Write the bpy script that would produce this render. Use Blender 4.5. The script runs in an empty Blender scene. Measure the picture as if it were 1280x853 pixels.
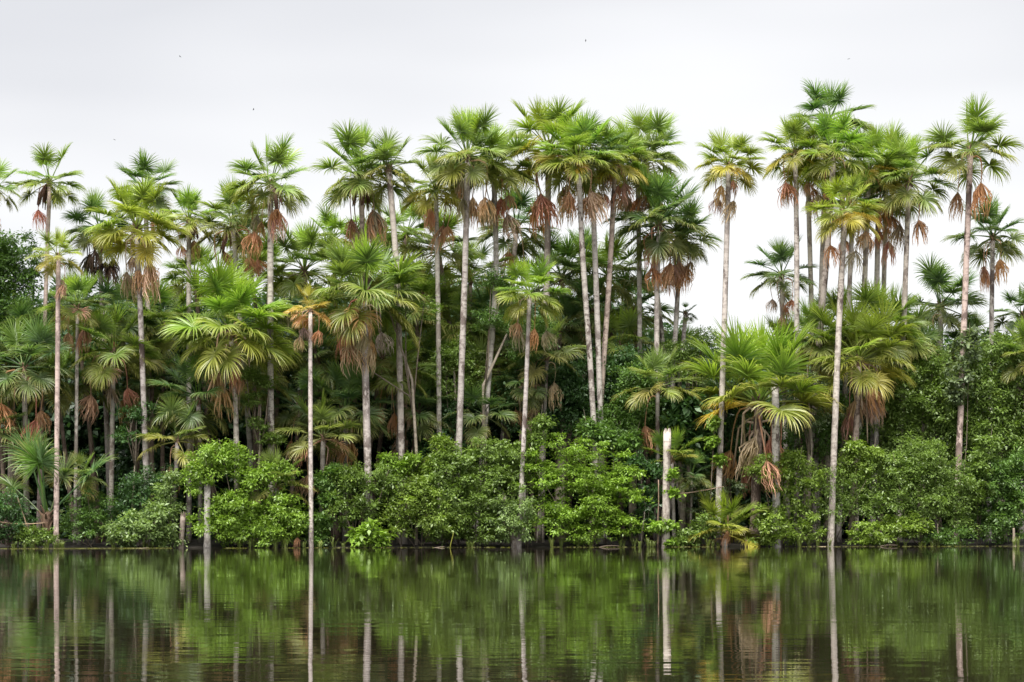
import bpy, math, random
import numpy as np
from mathutils import Vector

random.seed(7)
RNG = np.random.default_rng(11)
SC = bpy.context.scene
COL = SC.collection

# ------------------------------------------------------------------ camera
F, CH, HOR = 2617.0, 1.6, 651.0          # focal length (px of a 1280 wide frame), eye height, horizon row
cam_d = bpy.data.cameras.new('camera')
cam_d.sensor_width = 36.0
cam_d.lens = F * 36.0 / 1280.0
cam_d.shift_y = (HOR - 426.5) / 1280.0
cam_d.clip_start, cam_d.clip_end = 0.5, 6000.0
cam = bpy.data.objects.new('camera', cam_d)
cam.location = (0, 0, CH)
cam.rotation_euler = (math.radians(90), 0, 0)
COL.objects.link(cam)
SC.camera = cam

# ------------------------------------------------------------------ sky, sun, exposure
SUN_EL, SUN_AZ = 64.0, 200.0              # azimuth measured clockwise from +Y (sun behind the camera, to its left)
world = bpy.data.worlds.new('World')
SC.world = world
world.use_nodes = True
nt = world.node_tree
nt.nodes.clear()
w_out = nt.nodes.new('ShaderNodeOutputWorld')
w_bg = nt.nodes.new('ShaderNodeBackground')
w_bg.inputs['Strength'].default_value = 0.05
sky = nt.nodes.new('ShaderNodeTexSky')
sky.sky_type = 'NISHITA'
sky.sun_disc = False
sky.sun_elevation = math.radians(SUN_EL)
sky.sun_rotation = math.radians(SUN_AZ)
tc = nt.nodes.new('ShaderNodeTexCoord')
mp = nt.nodes.new('ShaderNodeMapping')
mp.inputs['Scale'].default_value = (1.6, 1.6, 7.0)
mp.inputs['Location'].default_value = (0.57, -0.57, 0.62)
nz = nt.nodes.new('ShaderNodeTexNoise')
nz.inputs['Scale'].default_value = 1.15
nz.inputs['Detail'].default_value = 3.0
nz.inputs['Roughness'].default_value = 0.42
rp = nt.nodes.new('ShaderNodeValToRGB')
rp.color_ramp.elements[0].position = 0.34
rp.color_ramp.elements[0].color = (0.755, 0.76, 0.785, 1)
rp.color_ramp.elements[1].position = 0.55
rp.color_ramp.elements[1].color = (1.0, 1.0, 1.0, 1)
cm = nt.nodes.new('ShaderNodeMix')
cm.data_type = 'RGBA'; cm.blend_type = 'MULTIPLY'
cm.inputs['Factor'].default_value = 1.0
cm.inputs['B'].default_value = (3.38, 3.38, 3.4, 1)
mx = nt.nodes.new('ShaderNodeMix')
mx.data_type = 'RGBA'
mx.inputs['Factor'].default_value = 0.97          # closed cloud deck, a trace of the sky behind it
L = nt.links.new
L(tc.outputs['Generated'], mp.inputs['Vector'])
L(mp.outputs['Vector'], nz.inputs['Vector'])
L(nz.outputs['Fac'], rp.inputs['Fac'])
L(rp.outputs['Color'], cm.inputs['A'])
L(sky.outputs['Color'], mx.inputs['A'])
L(cm.outputs['Result'], mx.inputs['B'])
L(mx.outputs['Result'], w_bg.inputs['Color'])
L(w_bg.outputs['Background'], w_out.inputs['Surface'])

sd = bpy.data.lights.new('sun', 'SUN')
sd.energy = 1.5
sd.angle = math.radians(40)
sd.color = (1.0, 0.965, 0.91)
sun = bpy.data.objects.new('sun', sd)
_e, _a = math.radians(SUN_EL), math.radians(SUN_AZ)
to_sun = Vector((math.sin(_a) * math.cos(_e), math.cos(_a) * math.cos(_e), math.sin(_e)))
sun.rotation_euler = to_sun.to_track_quat('Z', 'Y').to_euler()
COL.objects.link(sun)

SC.view_settings.view_transform = 'Standard'
SC.view_settings.look = 'None'
SC.view_settings.gamma = 1.0
SC.view_settings.exposure = 2.62
SC.view_settings.use_curve_mapping = False
SC.render.engine = 'CYCLES'
SC.cycles.use_denoising = True
SC.cycles.max_bounces = 8
SC.cycles.transparent_max_bounces = 4

# ------------------------------------------------------------------ helpers
def bank(px):
    """depth of the shoreline behind picture column px (a point of the plan, used only to place things)"""
    return 120.0 + 11.0 * px / 1280.0

def at(px, py, d):
    Y = bank(px) + d
    return np.array([(px - 640.0) * Y / F, Y, CH - (py - HOR) * Y / F])

def mpp(px, d):
    return (bank(px) + d) / F

def ground_z(x, y):
    px = 640.0 + x * F / max(y, 1.0)
    t = y - (120.0 + 11.0 * min(max(px, -1500), 2800) / 1280.0)
    t += 0.45 * math.sin(x * 0.55) + 0.3 * math.sin(x * 1.37 + 1)
    b = -1.4 + 1.50 / (1 + math.exp(max(-40.0, min(40.0, -(t - 0.35) * 2.6))))
    if t > 1:
        b += 0.02 * min(t, 60) + 0.12 * math.sin(x * 0.7 + y * 0.31) * math.sin(y * 0.53 - x * 0.2)
    return b

def link(o):
    COL.objects.link(o)
    return o

def mesh_from(name, verts, faces, mat=None, smooth=False, attr=None):
    """verts (n,3) array; faces list of tuples or (m,k) array"""
    me = bpy.data.meshes.new(name)
    verts = np.asarray(verts, dtype=np.float32)
    if isinstance(faces, np.ndarray):
        k = faces.shape[1]; m = len(faces)
        me.vertices.add(len(verts)); me.vertices.foreach_set('co', verts.ravel())
        me.loops.add(m * k); me.loops.foreach_set('vertex_index', faces.astype(np.int32).ravel())
        me.polygons.add(m)
        me.polygons.foreach_set('loop_start', np.arange(0, m * k, k, dtype=np.int32))
        me.polygons.foreach_set('loop_total', np.full(m, k, dtype=np.int32))
        me.update(calc_edges=True)
    else:
        me.from_pydata(verts.tolist(), [], faces)
    if attr is not None:
        a = me.attributes.new('v', 'FLOAT', 'POINT')
        a.data.foreach_set('value', np.asarray(attr, dtype=np.float32))
    if mat:
        me.materials.append(mat)
    if smooth:
        me.polygons.foreach_set('use_smooth', np.ones(len(me.polygons), dtype=bool))
    return me

def obj(name, me, parent=None, loc=None, color=None):
    o = bpy.data.objects.new(name, me)
    if parent is not None:
        o.parent = parent
    if loc is not None:
        o.location = loc
    if color is not None:
        o.color = (*color[:3], color[3] if len(color) > 3 else 1.0)
    return link(o)

def thing(name, loc, label, cat, group=None):
    o = bpy.data.objects.new(name, None)
    o.empty_display_size = 0.2
    o.location = loc
    o['label'] = label; o['category'] = cat
    if group:
        o['group'] = group
    return link(o)

def tag(o, label=None, cat=None, group=None, kind=None):
    if label: o['label'] = label
    if cat: o['category'] = cat
    if group: o['group'] = group
    if kind: o['kind'] = kind
    return o

def nrm(v):
    return v / np.maximum(np.linalg.norm(v, axis=-1, keepdims=True), 1e-9)

def tube(path, radii, sides=8, cap=True, wob=0.0, rng=None):
    """verts, faces of a tapered tube along a path"""
    path = np.asarray(path, float); n = len(path)
    radii = np.broadcast_to(np.asarray(radii, float), (n,))
    tan = np.gradient(path, axis=0); tan = nrm(tan)
    ref = np.array([0.0, 1.0, 0.0]) if abs(tan[0][1]) < 0.9 else np.array([1.0, 0, 0])
    V = []
    for i in range(n):
        a = nrm(np.cross(tan[i], ref)); b = np.cross(tan[i], a)
        ang = np.arange(sides) * 2 * math.pi / sides
        r = radii[i] * (1 + (rng.normal(0, wob, sides) if wob else 0))
        V.append(path[i] + (np.cos(ang) * r)[:, None] * a + (np.sin(ang) * r)[:, None] * b)
    V = np.concatenate(V)
    Fc = []
    for i in range(n - 1):
        for k in range(sides):
            k2 = (k + 1) % sides
            Fc.append((i * sides + k, i * sides + k2, (i + 1) * sides + k2, (i + 1) * sides + k))
    if cap:
        Fc.append(tuple(range((n - 1) * sides, n * sides)))
        Fc.append(tuple(reversed(range(sides))))
    return V, Fc

def merge(parts):
    V, Fc, o = [], [], 0
    for v, f in parts:
        V.append(v); Fc += [tuple(i + o for i in q) for q in f]; o += len(v)
    return np.concatenate(V), Fc

# ------------------------------------------------------------------ materials
def new_mat(name):
    m = bpy.data.materials.new(name); m.use_nodes = True
    m.node_tree.nodes.clear()
    return m, m.node_tree.nodes, m.node_tree.links.new

def N(nodes, t, **kw):
    n = nodes.new(t)
    for k, v in kw.items():
        if k in n.inputs: n.inputs[k].default_value = v
        else: setattr(n, k, v)
    return n

def leaf_material(name, rough=0.45, transl=0.3, tip=(0.40, 0.33, 0.10), tip_amt=0.0, var=0.55, spec=0.5, hue_amt=0.5):
    """object colour, varied by the mesh attribute v (a different tone for each leaf) and by noise in the volume"""
    m, ns, L = new_mat(name)
    out = N(ns, 'ShaderNodeOutputMaterial')
    oi = N(ns, 'ShaderNodeObjectInfo')
    at_ = N(ns, 'ShaderNodeAttribute'); at_.attribute_name = 'v'
    geo = N(ns, 'ShaderNodeNewGeometry')
    no = N(ns, 'ShaderNodeTexNoise', Scale=0.9, Detail=2.0)
    L(geo.outputs['Position'], no.inputs['Vector'])
    add = N(ns, 'ShaderNodeMath', operation='MULTIPLY_ADD')
    L(at_.outputs['Fac'], add.inputs[0]); add.inputs[1].default_value = 0.7
    L(no.outputs['Fac'], add.inputs[2])
    mr = N(ns, 'ShaderNodeMapRange'); mr.inputs['From Min'].default_value = 0.25; mr.inputs['From Max'].default_value = 1.25
    mr.inputs['To Min'].default_value = 1 - var; mr.inputs['To Max'].default_value = 1 + var
    L(add.outputs[0], mr.inputs['Value'])
    mul = N(ns, 'ShaderNodeVectorMath', operation='SCALE')
    L(oi.outputs['Color'], mul.inputs[0]); L(mr.outputs['Result'], mul.inputs['Scale'])
    mix = N(ns, 'ShaderNodeMix'); mix.data_type = 'RGBA'
    L(mul.outputs[0], mix.inputs['A']); mix.inputs['B'].default_value = (*tip, 1)
    if tip_amt > 0:                                   # v runs from 0 at the leaf base to 1 at the tip
        p = N(ns, 'ShaderNodeMath', operation='POWER'); L(at_.outputs['Fac'], p.inputs[0]); p.inputs[1].default_value = 3.0
        q = N(ns, 'ShaderNodeMath', operation='MULTIPLY'); L(p.outputs[0], q.inputs[0]); L(oi.outputs['Alpha'], q.inputs[1])
        q2 = N(ns, 'ShaderNodeMath', operation='MULTIPLY'); L(q.outputs[0], q2.inputs[0]); q2.inputs[1].default_value = tip_amt
        L(q2.outputs[0], mix.inputs['Factor'])
    else:                                             # a few yellowing leaves
        g = N(ns, 'ShaderNodeMapRange'); g.inputs['From Min'].default_value = 0.80; g.inputs['From Max'].default_value = 1.0
        g.inputs['To Max'].default_value = hue_amt
        L(at_.outputs['Fac'], g.inputs['Value']); L(g.outputs['Result'], mix.inputs['Factor'])
    b = N(ns, 'ShaderNodeBsdfPrincipled'); b.inputs['Roughness'].default_value = rough
    b.inputs['Specular IOR Level'].default_value = spec
    L(mix.outputs['Result'], b.inputs['Base Color'])
    t = N(ns, 'ShaderNodeBsdfTranslucent')
    tm = N(ns, 'ShaderNodeMix'); tm.data_type = 'RGBA'; tm.blend_type = 'MULTIPLY'; tm.inputs['Factor'].default_value = 1.0
    L(mix.outputs['Result'], tm.inputs['A']); tm.inputs['B'].default_value = (1.3, 1.4, 0.6, 1)
    L(tm.outputs['Result'], t.inputs['Color'])
    ms = N(ns, 'ShaderNodeMixShader'); ms.inputs[0].default_value = transl
    L(b.outputs[0], ms.inputs[1]); L(t.outputs[0], ms.inputs[2]); L(ms.outputs[0], out.inputs['Surface'])
    return m

M_FROND = leaf_material('palm_frond', rough=0.40, transl=0.38, tip_amt=0.8, var=0.25, spec=0.55)
M_DEAD = leaf_material('dead_frond', rough=0.7, transl=0.25, tip=(0.42, 0.25, 0.15), tip_amt=0.5, var=0.35, spec=0.25)
M_LEAF = leaf_material('broad_leaf', rough=0.42, transl=0.3, tip=(0.33, 0.31, 0.05), var=0.5, spec=0.5)

def bark_material(name, pale, dark, ring=True, blotch=0.5):
    m, ns, L = new_mat(name)
    out = N(ns, 'ShaderNodeOutputMaterial')
    oi = N(ns, 'ShaderNodeObjectInfo')
    tcn = N(ns, 'ShaderNodeTexCoord')
    off = N(ns, 'ShaderNodeVectorMath', operation='MULTIPLY_ADD')
    cb = N(ns, 'ShaderNodeCombineXYZ')
    for k in range(3): L(oi.outputs['Random'], cb.inputs[k])
    L(cb.outputs[0], off.inputs[0]); off.inputs[1].default_value = (37, 53, 71)
    L(tcn.outputs['Object'], off.inputs[2])
    n1 = N(ns, 'ShaderNodeTexNoise', Scale=1.5, Detail=8.0, Roughness=0.76)
    mp_ = N(ns, 'ShaderNodeMapping'); mp_.inputs['Scale'].default_value = (1, 1, 0.55)
    L(off.outputs[0], mp_.inputs['Vector']); L(mp_.outputs[0], n1.inputs['Vector'])
    cr = N(ns, 'ShaderNodeMapRange'); cr.inputs['From Min'].default_value = 0.50; cr.inputs['From Max'].default_value = 0.55
    cr.inputs['To Max'].default_value = blotch
    L(n1.outputs['Fac'], cr.inputs['Value'])
    mp2 = N(ns, 'ShaderNodeMapping'); mp2.inputs['Scale'].default_value = (2.0, 2.0, 4.6)
    L(off.outputs[0], mp2.inputs['Vector'])
    n2 = N(ns, 'ShaderNodeTexNoise', Scale=1.0, Detail=3.0, Roughness=0.6); L(mp2.outputs[0], n2.inputs['Vector'])
    c2 = N(ns, 'ShaderNodeMapRange'); c2.inputs['From Min'].default_value = 0.50; c2.inputs['From Max'].default_value = 0.64
    c2.inputs['To Max'].default_value = 0.7
    L(n2.outputs['Fac'], c2.inputs['Value'])
    n3 = N(ns, 'ShaderNodeTexNoise', Scale=0.5, Detail=2.0); L(off.outputs[0], n3.inputs['Vector'])
    mxx = N(ns, 'ShaderNodeMath', operation='MAXIMUM'); L(cr.outputs[0], mxx.inputs[0]); L(c2.outputs[0], mxx.inputs[1])
    m3 = N(ns, 'ShaderNodeMath', operation='MULTIPLY'); L(mxx.outputs[0], m3.inputs[0])
    mr3 = N(ns, 'ShaderNodeMapRange'); mr3.inputs['From Min'].default_value = 0.35; mr3.inputs['From Max'].default_value = 0.65
    mr3.inputs['To Min'].default_value = 0.45; mr3.inputs['To Max'].default_value = 1.0
    L(n3.outputs['Fac'], mr3.inputs['Value']); L(mr3.outputs[0], m3.inputs[1])
    tint = N(ns, 'ShaderNodeMix'); tint.data_type = 'RGBA'; tint.blend_type = 'MULTIPLY'; tint.inputs['Factor'].default_value = 1.0
    tint.inputs['A'].default_value = (*pale, 1); L(oi.outputs['Color'], tint.inputs['B'])
    mix = N(ns, 'ShaderNodeMix'); mix.data_type = 'RGBA'
    L(tint.outputs['Result'], mix.inputs['A']); mix.inputs['B'].default_value = (*dark, 1); L(m3.outputs[0], mix.inputs['Factor'])
    b = N(ns, 'ShaderNodeBsdfPrincipled'); b.inputs['Roughness'].default_value = 0.85
    b.inputs['Specular IOR Level'].default_value = 0.25
    L(mix.outputs['Result'], b.inputs['Base Color'])
    bp = N(ns, 'ShaderNodeBump'); bp.inputs['Strength'].default_value = 0.6; bp.inputs['Distance'].default_value = 0.03
    L(n2.outputs['Fac'], bp.inputs['Height']); L(bp.outputs[0], b.inputs['Normal'])
    L(b.outputs[0], out.inputs['Surface'])
    return m

M_TRUNK = bark_material('palm_bark', (0.58, 0.535, 0.50), (0.07, 0.042, 0.036), blotch=0.9)
M_BRANCH = bark_material('branch_bark', (0.27, 0.23, 0.19), (0.07, 0.055, 0.045))
M_FIBRE = bark_material('leaf_base_fibre', (0.20, 0.13, 0.085), (0.05, 0.03, 0.025))

def plain_mat(name, color, rough=0.8, scale=3.0, var=0.4):
    m, ns, L = new_mat(name)
    out = N(ns, 'ShaderNodeOutputMaterial'); b = N(ns, 'ShaderNodeBsdfPrincipled')
    g = N(ns, 'ShaderNodeNewGeometry'); n = N(ns, 'ShaderNodeTexNoise', Scale=scale, Detail=5.0)
    L(g.outputs['Position'], n.inputs['Vector'])
    mr = N(ns, 'ShaderNodeMapRange'); mr.inputs['From Min'].default_value = 0.3; mr.inputs['From Max'].default_value = 0.7
    mr.inputs['To Min'].default_value = 1 - var; mr.inputs['To Max'].default_value = 1 + var
    L(n.outputs['Fac'], mr.inputs['Value'])
    v = N(ns, 'ShaderNodeVectorMath', operation='SCALE'); v.inputs[0].default_value = color; L(mr.outputs[0], v.inputs['Scale'])
    L(v.outputs[0], b.inputs['Base Color']); b.inputs['Roughness'].default_value = rough
    bp = N(ns, 'ShaderNodeBump'); bp.inputs['Strength'].default_value = 0.5; bp.inputs['Distance'].default_value = 0.05
    L(n.outputs['Fac'], bp.inputs['Height']); L(bp.outputs[0], b.inputs['Normal'])
    L(b.outputs[0], out.inputs['Surface'])
    return m

M_SOIL = plain_mat('swamp_soil', (0.020, 0.016, 0.012), 0.75, 1.3)
M_FRUIT = plain_mat('palm_fruit', (0.10, 0.045, 0.03), 0.6, 9.0)
M_BIRD = plain_mat('bird_feather', (0.05, 0.05, 0.055), 0.8, 9.0)

def water_material():
    m, ns, L = new_mat('lake_water')
    out = N(ns, 'ShaderNodeOutputMaterial'); b = N(ns, 'ShaderNodeBsdfPrincipled')
    b.inputs['Base Color'].default_value = (0.018, 0.015, 0.008, 1)
    b.inputs['Roughness'].default_value = 0.015
    b.inputs['IOR'].default_value = 1.333
    g = N(ns, 'ShaderNodeNewGeometry')
    def wave(sx, sy, rot, detail):
        mp_ = N(ns, 'ShaderNodeMapping'); mp_.inputs['Scale'].default_value = (sx, sy, 1); mp_.inputs['Rotation'].default_value = (0, 0, rot)
        L(g.outputs['Position'], mp_.inputs['Vector'])
        n = N(ns, 'ShaderNodeTexNoise', Scale=1.0, Detail=detail, Roughness=0.5); L(mp_.outputs[0], n.inputs['Vector'])
        return n.outputs['Fac']
    w1, w2, w3 = wave(0.30, 1.3, 0.04, 2.0), wave(1.3, 3.8, -0.08, 2.0), wave(0.03, 0.12, 0.2, 3.0)
    a = N(ns, 'ShaderNodeMath', operation='MULTIPLY_ADD'); L(w2, a.inputs[0]); a.inputs[1].default_value = 0.30; L(w1, a.inputs[2])
    # calm and ruffled patches
    mr = N(ns, 'ShaderNodeMapRange'); mr.inputs['From Min'].default_value = 0.35; mr.inputs['From Max'].default_value = 0.65
    mr.inputs['To Min'].default_value = 0.35; mr.inputs['To Max'].default_value = 1.3
    L(w3, mr.inputs['Value'])
    h = N(ns, 'ShaderNodeMath', operation='MULTIPLY'); L(a.outputs[0], h.inputs[0]); L(mr.outputs[0], h.inputs[1])
    bp = N(ns, 'ShaderNodeBump'); bp.inputs['Strength'].default_value = 1.0; bp.inputs['Distance'].default_value = 0.0048
    L(h.outputs[0], bp.inputs['Height']); L(bp.outputs[0], b.inputs['Normal'])
    L(b.outputs[0], out.inputs['Surface'])
    return m

# ------------------------------------------------------------------ ground and water
def build_ground():
    xs = np.concatenate([-np.geomspace(3000, 75, 16), np.linspace(-70, 70, 71), np.geomspace(75, 3000, 16)])
    ys = np.concatenate([[-400, -100, 0, 60, 100], np.linspace(108, 175, 96), np.geomspace(180, 4500, 16)])
    V = [(x, y, ground_z(x, y)) for y in ys for x in xs]
    nx = len(xs)
    Fc = np.array([(j * nx + i, j * nx + i + 1, (j + 1) * nx + i + 1, (j + 1) * nx + i)
                   for j in range(len(ys) - 1) for i in range(nx - 1)])
    o = obj('ground', mesh_from('ground', V, Fc, M_SOIL, True))
    tag(o, 'dark swampy forest floor behind the shoreline', kind='structure')
    V = [(-3000, -400, 0), (3000, -400, 0), (3000, 160, 0), (-3000, 160, 0)]
    o = obj('water', mesh_from('water', V, [(0, 1, 2, 3)], water_material()))
    tag(o, 'calm dark lake water reflecting the palms', kind='structure')
build_ground()

# ------------------------------------------------------------------ palm frond library
def frond_mesh(name, elev, g, seed, nseg=82, fan=150, pet=0.55, blade=0.47, pet_droop=0.5, mat=None, curl=0.0, ragged=0.06):
    """a fan frond of unit reach growing from the origin towards +X at the given elevation and weighed down by g"""
    r = np.random.default_rng(seed)
    d = np.array([math.cos(math.radians(elev)), 0, math.sin(math.radians(elev))])
    p = np.zeros(3); path = [p.copy()]
    K = 9
    for k in range(K):
        p = p + d * pet / K; path.append(p.copy())
        d = nrm(d + np.array([0, 0, -1.0]) * pet_droop / K * (0.4 + k / K))
    V, Fc = tube(path, np.linspace(0.016, 0.007, K + 1), 5, cap=False)
    Vs, Fs, A = [V], list(Fc), [np.full(len(V), 0.1)]
    s = np.array([0, 1.0, 0]); n = nrm(np.cross(d, s))
    if n[2] < 0: n = -n
    off = len(V)
    ang = np.radians(np.linspace(-fan, fan, nseg)) + r.normal(0, 0.025, nseg)
    T = 7
    ts = np.linspace(0, 1, T)
    wprof = np.array([0.004, 0.0100, 0.0112, 0.0092, 0.0066, 0.0040, 0.0008])
    for i, a in enumerate(ang):
        u = nrm(math.cos(a) * d + math.sin(a) * s + n * (0.10 + 0.22 * abs(math.sin(a))) + r.normal(0, ragged, 3))
        v0 = nrm(-math.sin(a) * d + math.cos(a) * s)
        ln = blade * (0.72 + 0.28 * math.cos(a * 0.55)) * r.uniform(0.86, 1.06)
        gg = g * r.uniform(0.75, 1.3)
        # the costa carries the middle segments a little past the petiole's end
        q = p + d * 0.07 * max(0, math.cos(a)) * (1 - curl)
        tilt = (0.5 if i % 2 else -0.5) + r.normal(0, 0.2)
        wj = r.uniform(0.8, 1.2)
        tone = r.normal(0, 0.05)
        for j, t in enumerate(ts):
            nn = nrm(np.cross(u, v0)); vv = nrm(v0 - u * np.dot(u, v0))
            w = vv * math.cos(tilt) + nn * math.sin(tilt)
            wd = wprof[j] * wj * (blade / 0.50)
            Vs.append(np.array([q - w * wd, q + w * wd])); A.append(np.array([t + tone, t + tone]))
            if j < T - 1:
                b = off + 2 * j
                Fs.append((b, b + 1, b + 3, b + 2))
                q = q + u * ln / (T - 1)
                u = nrm(u + np.array([0, 0, -1.0]) * gg * (0.06 + 1.0 * (t + 0.06) ** 1.7) * 1.6 / (T - 1) + r.normal(0, ragged * 0.25, 3))
        off += 2 * T
    return mesh_from(name, np.concatenate(Vs), Fs, mat, False, np.concatenate(A))

ELEV = [86, 68, 50, 30, 10, -10, -30, -52]
GRAV = [0.22, 0.65, 1.15, 1.75, 2.4, 3.0, 3.4, 3.7]
FROND = []
for bi, (e, g) in enumerate(zip(ELEV, GRAV)):
    row = []
    for k in range(4):
        rr = random.Random(bi * 10 + k)
        row.append(frond_mesh('frond', e + rr.uniform(-7, 7), g * rr.uniform(0.8, 1.2), 100 + bi * 10 + k,
                              fan=(112 if bi == 0 else 150) * rr.uniform(0.93, 1.05),
                              pet_droop=0.03 if bi == 0 else 0.10 + 0.07 * bi, mat=M_FROND,
                              pet=(0.50 if bi == 0 else 0.56) * rr.uniform(.85, 1.1), blade=(0.44 if bi == 0 else 0.47) * rr.uniform(.92, 1.1)))
    FROND.append(row)
SPEAR = [frond_mesh('frond', 88, 0.02, 300 + k, nseg=34, fan=48 + 9 * k, pet=0.42, blade=0.46, pet_droop=0.0, mat=M_FROND, ragged=0.02)
         for k in range(3)]
LONG = [frond_mesh('frond', e, g, 350 + k, fan=130, pet=0.66, blade=0.36, pet_droop=0.25, mat=M_FROND) for k, (e, g) in
        enumerate(((84, .5), (74, 1.0), (66, 1.5), (56, 2.0), (46, 2.4)))]
# dead fronds: the petiole snaps and hangs, the blade folds up like a closed parasol
def dead_mesh(seed, out, drop, blade, wide, g=9.0):
    r = np.random.default_rng(seed)
    path = [np.array([0, 0, 0]), np.array([out * 0.55, 0, 0.03]), np.array([out * 0.9, 0, -0.02]), np.array([out, 0, -0.10])]
    for k in range(1, 5):
        path.append(np.array([out * (1 + 0.05 * math.sin(k)), 0.01 * k, -0.10 - drop * k / 4]))
    V, Fc = tube(path, np.linspace(0.016, 0.009, len(path)), 5, cap=False)
    Vs, Fs, A = [V], list(Fc), [np.full(len(V), 0.05)]
    off = len(V); p0 = path[-1]; T = 7
    prof = np.array([0.02, 0.30, 0.62, 0.86, 1.0, 0.98, 0.88]) * wide
    wprof = np.array([0.004, 0.009, 0.010, 0.009, 0.007, 0.005, 0.001])
    lean = r.normal(0, 0.10, 2)
    for i in range(58):
        a = r.uniform(0, 2 * math.pi); rad = r.uniform(0.25, 1.0) ** 0.6
        ln = blade * r.uniform(0.42, 1.12)
        tw = r.normal(0, 0.25); tilt = r.uniform(0, math.pi); tone = r.normal(0, 0.1)
        for j in range(T):
            t = j / (T - 1)
            c = np.array([math.cos(a + tw * t), math.sin(a + tw * t) * 0.8, 0])
            q = p0 + c * prof[j] * rad + np.array([lean[0] * t, lean[1] * t, -ln * t]) + r.normal(0, 0.004 + 0.012 * t, 3)
            w = np.array([math.cos(tilt), math.sin(tilt), 0]) * wprof[j] * (blade / 0.5)
            Vs.append(np.array([q - w, q + w])); A.append(np.array([t * 0.8 + tone] * 2))
            if j < T - 1:
                b = off + 2 * j; Fs.append((b, b + 1, b + 3, b + 2))
        off += 2 * T
    return mesh_from('dead_frond', np.concatenate(Vs), Fs, M_DEAD, False, np.concatenate(A))
DEAD = [dead_mesh(400 + k, *a) for k, a in enumerate([(0.22, 0.58, 0.58, 0.19), (0.32, 0.50, 0.54, 0.24), (0.16, 0.70, 0.60, 0.16),
                                                       (0.36, 0.56, 0.50, 0.21), (0.20, 0.34, 0.66, 0.20)])]
# half-dead fronds that still stick out, brown
BROWN = [frond_mesh('dead_frond', e, 3.0, 450 + k, nseg=44, fan=110, pet_droop=1.0, mat=M_DEAD, ragged=0.12) for k, e in enumerate((5, -20, -40))]

def stalk_mesh(seed):
    r = np.random.default_rng(seed)
    o_ = r.uniform(0.12, 0.3); l_ = r.uniform(0.5, 0.95); sw = r.normal(0, 0.05)
    pts = [(0, 0, 0), (o_ * .6, 0, .04), (o_, 0, -.04)] + [(o_ * (1 + .12 * t) + sw * t, sw * t, -.04 - l_ * t) for t in (.25, .5, .75, 1)]
    V, Fc = tube(pts, [.02, .018, .016, .014, .013, .012, .009], 5)
    return mesh_from('dead_stalk', V, Fc, M_DEAD, True, np.full(len(V), 0.6))
STALK = [stalk_mesh(600 + k) for k in range(5)]

def fruit_mesh(seed):
    r = np.random.default_rng(seed)
    parts = []
    for s in range(7):
        a = r.uniform(-1.0, 1.0); L_ = r.uniform(0.35, 0.6)
        pts = [np.array([0.18 * t ** 0.5 + 0.10 * math.sin(a) * t, 0.12 * math.sin(a * 2) * t, 0.04 - L_ * t ** 1.6]) for t in np.linspace(0, 1, 6)]
        rad = np.array([0.008, 0.012, 0.02, 0.028, 0.026, 0.012]) * r.uniform(0.7, 1.2)
        parts.append(tube(pts, rad, 5, True, 0.25, r))
    V, Fc = merge(parts)
    return mesh_from('fruit_cluster', V, Fc, M_FRUIT)
FRUIT = [fruit_mesh(500 + k) for k in range(3)]

def crown_base_mesh(seed):
    """fibrous stubs of old leaf bases round the growing point"""
    r = np.random.default_rng(seed)
    parts = [tube([(0, 0, -0.20), (0, 0, -0.08), (0, 0, 0.05), (0, 0, 0.14)], [0.06, 0.085, 0.07, 0.03], 8, True, 0.08, r)]
    for k in range(16):
        a = k * 2.4; z = -0.17 + 0.26 * k / 16; e = r.uniform(0.7, 1.2); l = r.uniform(0.09, 0.17)
        c, s = math.cos(a), math.sin(a)
        p0 = np.array([c * 0.05, s * 0.05, z]); p1 = p0 + np.array([c * math.cos(e), s * math.cos(e), math.sin(e)]) * l
        parts.append(tube([p0, (p0 + p1) / 2, p1], [0.025, 0.018, 0.010], 5))
    V, Fc = merge(parts)
    return mesh_from('crown_base', V, Fc, M_FIBRE)
CROWN_BASE = [crown_base_mesh(520 + k) for k in range(3)]

# colours of living fronds: youngest, middle-aged, oldest (real leaf colours)
PAL = {
    'green':  ((.280, .410, .042), (.170, .258, .062), (.280, .305, .075)),
    'bright': ((.310, .460, .038), (.205, .325, .058), (.310, .335, .070)),
    'yellow': ((.310, .395, .040), (.225, .300, .056), (.460, .400, .075)),
    'dark':   ((.185, .310, .052), (.100, .182, .066), (.185, .220, .070)),
    'olive':  ((.205, .305, .056), (.178, .250, .072), (.330, .325, .095)),
    'dying':  ((.330, .360, .045), (.380, .300, .060), (.470, .280, .120)),
    'orange': ((.265, .410, .038), (.185, .300, .056), (.480, .380, .065)),
}
DEADC = [(.620, .350, .225), (.560, .300, .180), (.620, .420, .300), (.460, .335, .255)]

def lerp3(a, b, t):
    return tuple(x + (y - x) * t for x, y in zip(a, b))

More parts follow.
